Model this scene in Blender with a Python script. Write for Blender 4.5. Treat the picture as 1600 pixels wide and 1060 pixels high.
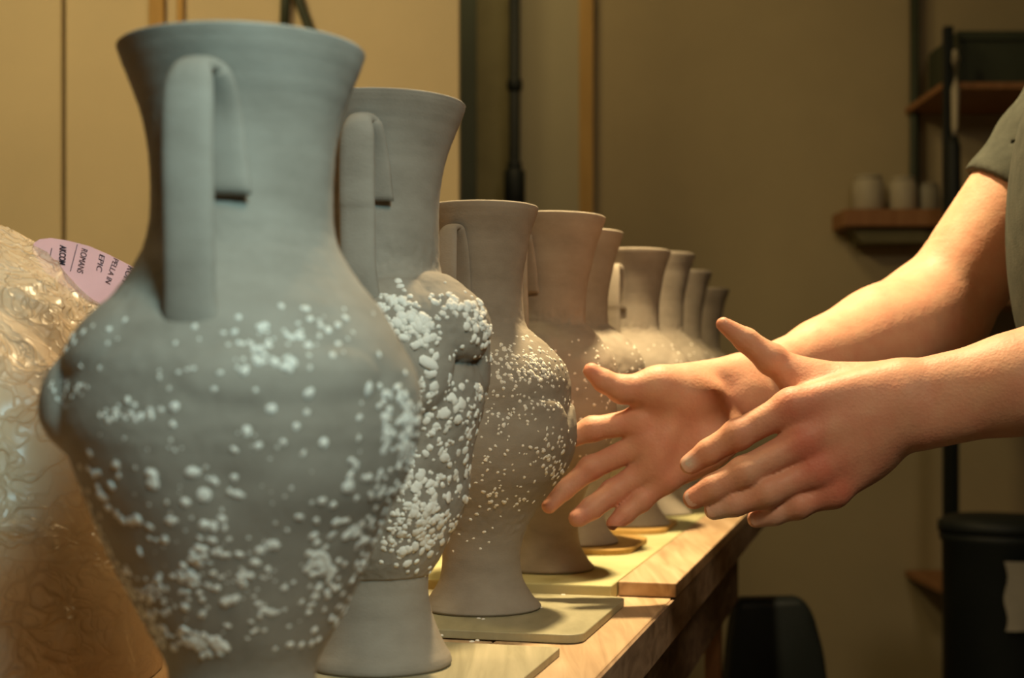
import bpy, bmesh, math, random
import numpy as np
from mathutils import Vector, Matrix, Quaternion, noise
from mathutils.bvhtree import BVHTree

for o in list(bpy.data.objects): bpy.data.objects.remove(o)
SC = bpy.context.scene
COL = SC.collection
random.seed(11); RNG = np.random.default_rng(11)

# ------------------------------------------------------------------ camera
F = 2222.0                      # focal length in pixels of the 1600 wide frame (50 mm lens)
CZ = 0.176                      # lens height above the table top
HOR = 600.0                     # horizon row
cam = bpy.data.cameras.new('camera'); camo = bpy.data.objects.new('camera', cam); COL.objects.link(camo)
camo.location = (0, 0, CZ); camo.rotation_euler = (math.pi/2, 0, 0)
cam.lens = 50; cam.sensor_width = 36; cam.shift_y = (HOR-530)/1600.0
cam.clip_start = 0.02; cam.clip_end = 30
cam.dof.use_dof = True; cam.dof.focus_distance = 0.98; cam.dof.aperture_fstop = 7.5
SC.camera = camo

# ------------------------------------------------------------------ world, bench lamp, added fills, exposure
w = bpy.data.worlds.new('room_air'); SC.world = w; w.use_nodes = True
w.node_tree.nodes['Background'].inputs[0].default_value = (0.55, 0.50, 0.36, 1)
w.node_tree.nodes['Background'].inputs[1].default_value = 0.085
def area(name, loc, target, size, power, col, spread=None, shape='DISK'):
    l = bpy.data.lights.new(name, 'AREA'); l.shape = shape; l.size = size; l.energy = power; l.color = col
    if spread: l.spread = math.radians(spread)
    o = bpy.data.objects.new(name, l); COL.objects.link(o); o.location = loc
    o.rotation_euler = (Vector(target)-Vector(loc)).to_track_quat('-Z', 'Y').to_euler()
    return o
area('bench_lamp', (0.12, 1.36, 1.00), (0.10, 1.28, 0.0), 0.07, 11.0, (1.0, 0.76, 0.42), spread=120)
area('partition_fill', (-0.75, 1.35, 1.50), (-0.70, 2.4, 0.1), 0.30, 10.5, (1.0, 0.75, 0.35))  # added light to brighten the cream partition, no fixture stands for it
area('wall_fill', (-0.05, 2.75, 1.60), (0.2, 3.5, 0.5), 0.25, 3.3, (1.0, 0.74, 0.34))  # added to lift the far wall, no lamp hangs here
area('front_fill', (0.55, -0.25, 1.35), (0.05, 1.0, 0.15), 0.45, 5.8, (1.0, 0.80, 0.55), spread=120)  # soft warm fill added on the lens side for vases and hands
area('cool_fill', (0.30, -0.16, 0.80), (-0.16, 0.585, 0.31), 0.24, 0.52, (0.47, 0.88, 1.0), spread=34, shape='SQUARE')  # added cool fill narrowed onto the first vase, not a real window
SC.view_settings.view_transform = 'Standard'; SC.view_settings.look = 'None'
SC.view_settings.exposure = 0.0; SC.view_settings.gamma = 1.0; SC.view_settings.use_curve_mapping = False

# ------------------------------------------------------------------ helpers
def P(px, py, D):
    return Vector(((px-800)/F*D, D, CZ-(py-HOR)/F*D))
UA = Vector((571/F, 1, 0)).normalized()          # along the vase row / table edge
VA = Vector((UA.y, -UA.x, 0))                    # across the table, towards the potter
def T(D, L, z=0.0):
    """table point: depth D, distance L left of the row's vanishing axis"""
    return Vector((571/F*D-L, D, z))

def mat(name): 
    m = bpy.data.materials.new(name); m.use_nodes = True
    nt = m.node_tree; b = nt.nodes['Principled BSDF']
    return m, nt, b
def ramp_mat(name, stops, scale=20, detail=6, rough=0.8, bump=0.1, bscale=200, bdist=0.001, stretch=None, spec=0.3, metal=0.0, coords='Object'):
    m, nt, b = mat(name); N = nt.nodes; L = nt.links
    tc = N.new('ShaderNodeTexCoord'); mp = N.new('ShaderNodeMapping')
    L.new(tc.outputs[coords], mp.inputs[0])
    if stretch: mp.inputs['Scale'].default_value = stretch
    n = N.new('ShaderNodeTexNoise'); n.inputs['Scale'].default_value = scale; n.inputs['Detail'].default_value = detail
    n.inputs['Roughness'].default_value = 0.6
    L.new(mp.outputs[0], n.inputs['Vector'])
    r = N.new('ShaderNodeValToRGB'); e = r.color_ramp.elements
    while len(e) < len(stops): e.new(0.5)
    for el, (p, c) in zip(e, stops): el.position = p; el.color = (*c, 1)
    L.new(n.outputs[0], r.inputs[0]); L.new(r.outputs[0], b.inputs['Base Color'])
    b.inputs['Roughness'].default_value = rough; b.inputs['Specular IOR Level'].default_value = spec
    b.inputs['Metallic'].default_value = metal
    if bump:
        n2 = N.new('ShaderNodeTexNoise'); n2.inputs['Scale'].default_value = bscale; n2.inputs['Detail'].default_value = 5
        L.new(mp.outputs[0], n2.inputs['Vector'])
        bp = N.new('ShaderNodeBump'); bp.inputs['Strength'].default_value = bump; bp.inputs['Distance'].default_value = bdist
        L.new(n2.outputs[0], bp.inputs['Height']); L.new(bp.outputs[0], b.inputs['Normal'])
    return m
def plain(name, c, rough=0.7, spec=0.3, metal=0.0, var=0.12, scale=12, bump=0.05, bscale=120):
    lo = tuple(x*(1-var) for x in c); hi = tuple(min(1, x*(1+var)) for x in c)
    return ramp_mat(name, [(0.3, lo), (0.7, hi)], scale=scale, rough=rough, spec=spec, metal=metal, bump=bump, bscale=bscale)

def obj(name, me, m=None, parent=None, loc=None):
    o = bpy.data.objects.new(name, me); COL.objects.link(o)
    if m is not None:
        if len(me.materials) == 0: me.materials.append(m)
    if parent is not None: o.parent = parent
    if loc is not None: o.location = loc
    return o
def tag(o, label, cat, group=None, kind=None):
    if label: o['label'] = label
    if cat: o['category'] = cat
    if group: o['group'] = group
    if kind: o['kind'] = kind
    return o
def empty(name, loc, label=None, cat=None, group=None):
    o = bpy.data.objects.new(name, None); COL.objects.link(o); o.location = loc; o.empty_display_size = 0.02
    return tag(o, label, cat, group)
def mesh_np(name, V, Q, smooth=True):
    V = np.asarray(V, np.float32); Q = np.asarray(Q, np.int32)
    me = bpy.data.meshes.new(name); k = Q.shape[1]
    me.vertices.add(len(V)); me.vertices.foreach_set('co', V.ravel())
    me.loops.add(Q.size); me.loops.foreach_set('vertex_index', Q.ravel())
    me.polygons.add(len(Q)); me.polygons.foreach_set('loop_start', np.arange(0, Q.size, k, dtype=np.int32))
    me.polygons.foreach_set('loop_total', np.full(len(Q), k, np.int32))
    if smooth: me.polygons.foreach_set('use_smooth', np.ones(len(Q), bool))
    me.update(calc_edges=True); me.validate()
    return me
def bm_mesh(name, bm, smooth=False):
    bmesh.ops.recalc_face_normals(bm, faces=bm.faces)
    me = bpy.data.meshes.new(name); bm.to_mesh(me); bm.free()
    if smooth:
        for p in me.polygons: p.use_smooth = True
    return me
def add_box(bm, c, s, rot=None, bev=0.0):
    r = bmesh.ops.create_cube(bm, size=1.0)
    M = Matrix.Translation(Vector(c)) @ (rot.to_4x4() if rot else Matrix()) @ Matrix.Diagonal((*s, 1))
    bmesh.ops.transform(bm, matrix=M, verts=r['verts'])
    if bev:
        ed = list({e for v in r['verts'] for e in v.link_edges})
        bmesh.ops.bevel(bm, geom=ed, offset=bev, segments=2, affect='EDGES', profile=0.5)
def box(name, c, s, m, parent=None, rot=None, bev=0.0, origin=None):
    """box centred at c (world), object origin at 'origin' (default: base centre); children use parent's origin"""
    bm = bmesh.new(); c = Vector(c)
    og = Vector(origin) if origin is not None else c-Vector((0, 0, s[2]/2))
    if parent is not None: og = parent.location.copy()
    add_box(bm, c-og, s, rot, bev)
    o = obj(name, bm_mesh(name, bm), m, parent)
    if parent is None: o.location = og
    return o
def prism_mesh(name, pts, z0, z1, bev=0.0, off=Vector((0, 0, 0))):
    bm = bmesh.new()
    a = [bm.verts.new((p[0]-off.x, p[1]-off.y, z0-off.z)) for p in pts]
    f = bm.faces.new(a)
    r = bmesh.ops.extrude_face_region(bm, geom=[f])
    for v in r['geom']:
        if isinstance(v, bmesh.types.BMVert): v.co.z = z1-off.z
    if bev:
        bmesh.ops.recalc_face_normals(bm, faces=bm.faces)
        bmesh.ops.bevel(bm, geom=list(bm.edges), offset=bev, segments=2, affect='EDGES', profile=0.5, clamp_overlap=True)
    return bm_mesh(name, bm)
def tube_mesh(name, pts, radii, n=12, off=Vector((0, 0, 0)), flat=None, caps=True):
    """round (or elliptical: flat=(normal axis vector, ratio)) tube along a polyline"""
    V = []; Q = []; pts = [Vector(p)-off for p in pts]; bm = bmesh.new(); rings = []
    up = Vector((0, 0, 1))
    for i, p in enumerate(pts):
        d = (pts[min(i+1, len(pts)-1)]-pts[max(i-1, 0)]).normalized()
        a = d.cross(up)
        if a.length < 1e-3: a = d.cross(Vector((0, 1, 0)))
        a.normalize(); b = d.cross(a)
        r = radii[i] if hasattr(radii, '__len__') else radii
        rings.append([bm.verts.new(p+(a*math.cos(t)+b*math.sin(t))*r) for t in [2*math.pi*k/n for k in range(n)]])
    for i in range(len(rings)-1):
        for k in range(n):
            bm.faces.new((rings[i][k], rings[i][(k+1) % n], rings[i+1][(k+1) % n], rings[i+1][k]))
    if caps: bm.faces.new(rings[0][::-1]); bm.faces.new(rings[-1])
    return bm_mesh(name, bm, True)
def lathe_mesh(name, prof, n=32, cap=True):
    """prof: list of (r,z) bottom to top then inside"""
    bm = bmesh.new(); rings = []
    for r, z in prof:
        rings.append([bm.verts.new((r*math.cos(2*math.pi*k/n), r*math.sin(2*math.pi*k/n), z)) for k in range(n)])
    for i in range(len(rings)-1):
        for k in range(n):
            bm.faces.new((rings[i][k], rings[i][(k+1) % n], rings[i+1][(k+1) % n], rings[i+1][k]))
    if cap: bm.faces.new(rings[0][::-1]); bm.faces.new(rings[-1])
    return bm_mesh(name, bm, True)
def struct(o):
    o['kind'] = 'structure'; return o

# ------------------------------------------------------------------ materials
M_clay = ramp_mat('raw_clay', [(0.25, (0.215, 0.180, 0.135)), (0.5, (0.285, 0.243, 0.187)), (0.78, (0.345, 0.30, 0.235))], scale=22, detail=8, rough=0.82, bump=0.35, bscale=520, bdist=0.0006, stretch=(1, 1, 1.8), spec=0.22)
M_crumb = plain('white_clay_crumb', (0.78, 0.73, 0.62), rough=0.85, scale=300, var=0.15, bump=0.1)
M_plaster = plain('cream_wall_panel', (0.62, 0.52, 0.33), rough=0.8, scale=3, var=0.06)
M_brown = plain('olive_brown_wall', (0.40, 0.33, 0.20), rough=0.85, scale=2, var=0.08)
M_greywall = plain('grey_olive_wall', (0.42, 0.38, 0.26), rough=0.85, scale=2, var=0.06)
M_floor = plain('dark_floor', (0.12, 0.10, 0.07), rough=0.7, scale=3, var=0.2)
M_ceil = plain('ceiling_paint', (0.55, 0.50, 0.40), rough=0.9, scale=2, var=0.05)
M_amber = ramp_mat('amber_wood', [(0.3, (0.40, 0.24, 0.07)), (0.7, (0.52, 0.32, 0.10))], scale=8, stretch=(6, 6, 0.6), rough=0.6)
M_redwood = ramp_mat('reddish_wood', [(0.3, (0.26, 0.12, 0.05)), (0.7, (0.36, 0.18, 0.08))], scale=8, stretch=(6, 6, 0.6), rough=0.6)
M_black = plain('black_paint', (0.012, 0.016, 0.016), rough=0.55)
M_darkgreen = plain('dark_green_metal', (0.045, 0.055, 0.035), rough=0.5)
M_olive = plain('olive_panel', (0.19, 0.17, 0.09), rough=0.8)
M_grey = plain('grey_plastic', (0.30, 0.28, 0.23), rough=0.6)
M_jar = plain('pale_ceramic', (0.45, 0.40, 0.30), rough=0.5)
M_shirt = ramp_mat('olive_grey_cotton', [(0.3, (0.055, 0.058, 0.045)), (0.7, (0.085, 0.088, 0.068))], scale=60, rough=0.95, bump=0.4, bscale=700, bdist=0.001, spec=0.1)
M_pants = plain('black_denim', (0.014, 0.016, 0.018), rough=0.9, scale=80)
M_nail = plain('fingernail', (0.66, 0.42, 0.32), rough=0.35, spec=0.5, bump=0)
M_hair = plain('brown_hair', (0.05, 0.03, 0.02), rough=0.6)
M_pink = plain('pink_paper', (0.80, 0.42, 0.40), rough=0.9, scale=40, var=0.05)
M_ink = plain('black_ink', (0.03, 0.02, 0.03), rough=0.7, bump=0)
M_claybag = plain('tan_clay_block', (0.50, 0.36, 0.22), rough=0.9, scale=10, var=0.2, bump=0.3, bscale=30)
gr = lambda a: (abs(UA.x)*a, a, 1)
def wood(name, lo, mid, hi, rough=0.6):
    m, nt, b = mat(name); N = nt.nodes; L = nt.links
    tc = N.new('ShaderNodeTexCoord'); mp = N.new('ShaderNodeMapping'); L.new(tc.outputs['Object'], mp.inputs[0])
    mp.inputs['Rotation'].default_value = (0, 0, math.atan2(UA.x, UA.y)); mp.inputs['Scale'].default_value = (60, 4, 40)
    n = N.new('ShaderNodeTexNoise'); n.inputs['Scale'].default_value = 1.6; n.inputs['Detail'].default_value = 7; n.inputs['Distortion'].default_value = 0.6
    L.new(mp.outputs[0], n.inputs['Vector'])
    r = N.new('ShaderNodeValToRGB'); e = r.color_ramp.elements; e.new(0.5)
    for el, (p, c) in zip(e, [(0.3, lo), (0.52, mid), (0.72, hi)]): el.position = p; el.color = (*c, 1)
    L.new(n.outputs[0], r.inputs[0]); L.new(r.outputs[0], b.inputs['Base Color']); b.inputs['Roughness'].default_value = rough
    b.inputs['Specular IOR Level'].default_value = 0.25
    bp = N.new('ShaderNodeBump'); bp.inputs['Strength'].default_value = 0.25; bp.inputs['Distance'].default_value = 0.0008
    L.new(n.outputs[0], bp.inputs['Height']); L.new(bp.outputs[0], b.inputs['Normal'])
    return m
M_plank = wood('pale_plank', (0.40, 0.26, 0.14), (0.53, 0.36, 0.205), (0.61, 0.44, 0.27))
M_plankdark = wood('rough_plank_edge', (0.10, 0.06, 0.035), (0.18, 0.11, 0.065), (0.24, 0.16, 0.09), 0.85)
M_edge = wood('sawn_brown_edge', (0.17, 0.105, 0.06), (0.30, 0.20, 0.12), (0.38, 0.26, 0.16), 0.85)
M_green = ramp_mat('yellow_green_board', [(0.3, (0.42, 0.39, 0.18)), (0.7, (0.54, 0.50, 0.26))], scale=14, rough=0.75, bump=0.1)
M_tile = ramp_mat('beige_tile', [(0.3, (0.29, 0.265, 0.155)), (0.7, (0.40, 0.365, 0.225))], scale=18, stretch=(3, 1, 1), rough=0.55, bump=0.05)
M_board = wood('grainy_board', (0.29, 0.255, 0.15), (0.40, 0.35, 0.215), (0.47, 0.41, 0.26))

def skin_material():
    m, nt, b = mat('skin'); N = nt.nodes; L = nt.links
    at = N.new('ShaderNodeAttribute'); at.attribute_name = 'flush'
    tc = N.new('ShaderNodeTexCoord')
    n = N.new('ShaderNodeTexNoise'); n.inputs['Scale'].default_value = 55; n.inputs['Detail'].default_value = 6; L.new(tc.outputs['Object'], n.inputs['Vector'])
    ad = N.new('ShaderNodeMath'); ad.operation = 'MULTIPLY_ADD'; L.new(n.outputs[0], ad.inputs[0]); ad.inputs[1].default_value = 0.9; ad.inputs[2].default_value = -0.45
    ad2 = N.new('ShaderNodeMath'); ad2.operation = 'ADD'; ad2.use_clamp = True; L.new(ad.outputs[0], ad2.inputs[0]); L.new(at.outputs['Fac'], ad2.inputs[1])
    r = N.new('ShaderNodeValToRGB'); e = r.color_ramp.elements
    e[0].color = (0.66, 0.39, 0.25, 1); e[1].color = (0.58, 0.19, 0.12, 1)
    L.new(ad2.outputs[0], r.inputs[0])
    ch = N.new('ShaderNodeAttribute'); ch.attribute_name = 'slip'
    mx = N.new('ShaderNodeMix'); mx.data_type = 'RGBA'; L.new(ch.outputs['Fac'], mx.inputs[0]); L.new(r.outputs[0], mx.inputs[6]); mx.inputs[7].default_value = (0.66, 0.58, 0.50, 1)
    L.new(mx.outputs[2], b.inputs['Base Color'])
    b.inputs['Roughness'].default_value = 0.55; b.inputs['Specular IOR Level'].default_value = 0.35
    b.inputs['Subsurface Weight'].default_value = 0.18; b.inputs['Subsurface Scale'].default_value = 0.006
    b.inputs['Subsurface Radius'].default_value = (1.0, 0.35, 0.2)
    v = N.new('ShaderNodeTexVoronoi'); v.inputs['Scale'].default_value = 420; L.new(tc.outputs['Object'], v.inputs['Vector'])
    n3 = N.new('ShaderNodeTexNoise'); n3.inputs['Scale'].default_value = 130; n3.inputs['Detail'].default_value = 4; L.new(tc.outputs['Object'], n3.inputs['Vector'])
    sm = N.new('ShaderNodeMath'); sm.operation = 'MULTIPLY_ADD'; L.new(v.outputs['Distance'], sm.inputs[0]); sm.inputs[1].default_value = 0.35; L.new(n3.outputs[0], sm.inputs[2])
    bp = N.new('ShaderNodeBump'); bp.inputs['Strength'].default_value = 0.35; bp.inputs['Distance'].default_value = 0.0012
    L.new(sm.outputs[0], bp.inputs['Height']); L.new(bp.outputs[0], b.inputs['Normal'])
    return m
M_skin = skin_material()
def plastic_material():
    m, nt, b = mat('crumpled_clear_plastic'); N = nt.nodes; L = nt.links
    b.inputs['Base Color'].default_value = (0.78, 0.62, 0.43, 1); b.inputs['Roughness'].default_value = 0.32
    b.inputs['Specular IOR Level'].default_value = 0.6
    tc = N.new('ShaderNodeTexCoord')
    n = N.new('ShaderNodeTexNoise'); n.inputs['Scale'].default_value = 14; n.inputs['Detail'].default_value = 3; L.new(tc.outputs['Object'], n.inputs['Vector'])
    mxv = N.new('ShaderNodeMix'); mxv.data_type = 'RGBA'; mxv.inputs[0].default_value = 0.30; L.new(tc.outputs['Object'], mxv.inputs[6]); L.new(n.outputs[1], mxv.inputs[7])
    hsum = None
    for sc_, wd_, am_ in ((10, 0.05, 1.0), (24, 0.06, 0.7), (52, 0.08, 0.35)):
        v = N.new('ShaderNodeTexVoronoi'); v.feature = 'DISTANCE_TO_EDGE'; v.inputs['Scale'].default_value = sc_; L.new(mxv.outputs[2], v.inputs['Vector'])
        mr = N.new('ShaderNodeMapRange'); mr.interpolation_type = 'SMOOTHSTEP'; mr.inputs[1].default_value = 0; mr.inputs[2].default_value = wd_; mr.inputs[3].default_value = am_; mr.inputs[4].default_value = 0
        L.new(v.outputs[0], mr.inputs[0])
        if hsum is None: hsum = mr.outputs[0]
        else:
            ad = N.new('ShaderNodeMath'); ad.operation = 'ADD'; L.new(hsum, ad.inputs[0]); L.new(mr.outputs[0], ad.inputs[1]); hsum = ad.outputs[0]
    bp = N.new('ShaderNodeBump'); bp.inputs['Strength'].default_value = 0.75; bp.inputs['Distance'].default_value = 0.0028
    L.new(hsum, bp.inputs['Height']); L.new(bp.outputs[0], b.inputs['Normal'])
    tr = N.new('ShaderNodeBsdfTransparent'); mx = N.new('ShaderNodeMixShader'); mx.inputs[0].default_value = 0.44
    tr.inputs[0].default_value = (1.0, 0.95, 0.86, 1)
    L.new(tr.outputs[0], mx.inputs[1]); L.new(b.outputs[0], mx.inputs[2])
    L.new(mx.outputs[0], nt.nodes['Material Output'].inputs['Surface'])
    return m
M_plastic = plastic_material()

# ------------------------------------------------------------------ the room
FL = -0.85
def sbox(name, c, s, m, parent=None, rot=None): 
    o = box(name, c, s, m, parent, rot)
    return struct(o) if parent is None else o
sbox('floor', (0.3, 1.4, FL-0.02), (5.2, 5.6, 0.04), M_floor)
sbox('ceiling', (0.3, 1.4, 1.72), (5.2, 5.6, 0.04), M_ceil)
DW = 3.6
def xw(px, D): return (px-800)/F*D
wb = sbox('wall_back', (0.3, DW+0.05, 0.425), (5.2, 0.1, 2.55), M_brown)
sbox('wall_right', (2.85, 1.4, 0.425), (0.1, 5.6, 2.55), M_brown)
sbox('wall_left', (-2.25, 1.4, 0.425), (0.1, 5.6, 2.55), M_plaster)
# partition of cream panels that ends beside the dark post
DP = 2.5
pz0, pz1 = FL, 1.70
wp = struct(empty('wall_partition', (xw(200, DP), DP+0.03, FL)))
for x0, x1, dy in ((-2.2, xw(98, DP), -0.012), (xw(101.5, DP), xw(718, DP), 0.0)):
    box('panel', ((x0+x1)/2, DP+0.02+dy, (pz0+pz1)/2), (x1-x0, 0.036, pz1-pz0), M_plaster, wp, bev=0.003)
box('backing', ((-2.2+xw(716, DP))/2, DP+0.05, (pz0+pz1)/2), (xw(716, DP)+2.2, 0.02, pz1-pz0), M_plaster, wp)
# door zone between partition and far wall
t1 = struct(box('trim_1', (xw(732, 3.2), 3.2, (pz0+pz1)/2), (0.036, 0.05, pz1-pz0), M_darkgreen))
t2 = struct(box('door_1', (xw(768, 3.45), 3.45, (pz0+1.5)/2), (0.11, 0.03, 1.5-pz0), M_olive))
t3 = struct(box('wall_pier', (xw(857, 3.55), 3.57, (pz0+pz1)/2), (0.152, 0.06, pz1-pz0), M_greywall))
t4 = struct(box('trim_2', (xw(915, 3.56), 3.56, (pz0+pz1)/2), (0.034, 0.05, pz1-pz0), M_amber))

# ------------------------------------------------------------------ table and boards
def poly_table(D0, D1, L0, L1, corner=0.0, seg=5):
    """rectangle along the row: near depth D0, far D1, right offset L0, left offset L1 -> world xy list"""
    pts = []
    base = T(D0, L0)
    ln = (D1-D0)/UA.y
    # corners in (along, across-left)
    wd = (L1-L0)*UA.y
    def q(a, c): v = base+UA*a-VA*c; return (v.x, v.y)
    cs = [(0, 0), (ln, 0), (ln, wd), (0, wd)]
    if not corner: return [q(*c) for c in cs]
    out = []
    for (ax, cx, a0) in ((corner, corner, 180), (ln-corner, corner, 270), (ln-corner, wd-corner, 0), (corner, wd-corner, 90)):
        for k in range(seg+1):
            t = math.radians(a0+90*k/seg)
            # along axis = cos shifted, across = sin
            out.append((ax, cx, t))
    res = []
    for (ax, cx, t) in out:
        res.append(q(ax+corner*math.cos(t), cx+corner*math.sin(t)))
    return res
tb = empty('work_table', T(1.5, 0.38, FL), 'long plank work table under the row of clay amphorae', 'table')
def tpart(name, D0, D1, L0, L1, z0, z1, m, bev=0.0015):
    return obj(name, prism_mesh(name, poly_table(D0, D1, L0, L1), z0, z1, bev, tb.location), m, tb)
tpart('front_plank', 0.28, 2.32, 0.1690, 0.262, -0.022, 0.0, M_plank)
tpart('plank', 0.28, 2.32, 0.2635, 0.40, -0.022, -0.0005, M_plank)
tpart('plank', 0.28, 2.32, 0.4015, 0.54, -0.022, -0.0008, M_plank)
tpart('plank', 0.28, 2.32, 0.5415, 0.64, -0.022, -0.0005, M_plank)
tpart('edge_rail', 0.285, 2.31, 0.1665, 0.1688, -0.034, -0.0010, M_edge, 0.0005)
tpart('apron_rail', 0.30, 1.94, 0.19, 0.215, -0.12, -0.0225, M_plankdark)
for D, L in ((0.4, 0.2), (1.95, 0.216), (0.4, 0.6), (1.95, 0.6)):
    tpart('leg', D, D+0.03, L, L+0.022, FL, -0.0225, M_redwood)
up = obj('plank_board', prism_mesh('plank_board', poly_table(1.165, 2.31, 0.1650, 0.2145), 0.0003, 0.0125, 0.0012, T(1.8, 0.19)), M_plank)
up.location = T(1.8, 0.19); tag(up, 'pale loose plank laid on the table beside the yellow-green board', 'plank')
gb = obj('green_board', prism_mesh('green_board', poly_table(1.150, 2.31, 0.2155, 0.43), 0.0003, 0.0125, 0.0012, T(1.8, 0.32)), M_green)
gb.location = T(1.8, 0.32); tag(gb, 'yellow-green board under the far vases in the row', 'board')
def slab(name, D0, D1, L0, L1, z1, m, label, corner):
    c = T((D0+D1)/2, (L0+L1)/2)
    o = obj(name, prism_mesh(name, poly_table(D0, D1, L0, L1, corner), 0.0004, z1, 0.0008, c), m); o.location = c
    return tag(o, label, 'board')
slab('ceramic_tile', 0.957, 1.132, 0.1995, 0.378, 0.0065, M_tile, 'beige tile with rounded corners under the vase with the scalloped ridge', 0.013)
slab('wooden_board', 0.735, 0.920, 0.205, 0.392, 0.0055, M_board, 'wood-grain board under the amphora crusted with white pebbles', 0.003)
slab('wooden_board', 0.525, 0.712, 0.192, 0.392, 0.0055, M_board, 'wood-grain board under the widest amphora beside the plastic sheeting', 0.003)

# ------------------------------------------------------------------ vases
def catmull(pts, sub=7):
    pts = np.array(pts, float); n = len(pts); out = []
    ext = np.vstack([2*pts[0]-pts[1], pts, 2*pts[-1]-pts[-2]])
    for i in range(n-1):
        p0, p1, p2, p3 = ext[i:i+4]
        for k in range(sub):
            t = k/sub
            out.append(0.5*((2*p1)+(-p0+p2)*t+(2*p0-5*p1+4*p2-p3)*t*t+(-p0+3*p1-3*p2+p3)*t**3))
    out.append(pts[-1]); return np.array(out)
DOME = []
for k in range(4):
    rr = random.Random(k); V = []; n = 8
    for (rad, z) in ((1.0, -0.25), (0.80, 0.55)):
        for j in range(n):
            a = 2*math.pi*j/n+(0.2 if z > 0 else 0); s = rad*(1+rr.uniform(-0.16, 0.16)); V.append((s*math.cos(a), s*math.sin(a), z*(1+rr.uniform(-0.1, 0.1))))
    V.append((0, 0, 0.95))
    Ft = [(j, (j+1) % n, n+(j+1) % n) for j in range(n)]+[(j, n+(j+1) % n, n+j) for j in range(n)]+[(n+j, n+(j+1) % n, 2*n) for j in range(n)]
    DOME.append((np.array(V), np.array(Ft)))
DOME_ME = []
for k, (V, Ft) in enumerate(DOME):
    me = mesh_np('clay_crumb', V, Ft); me.materials.append(M_crumb); DOME_ME.append(me)

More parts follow.
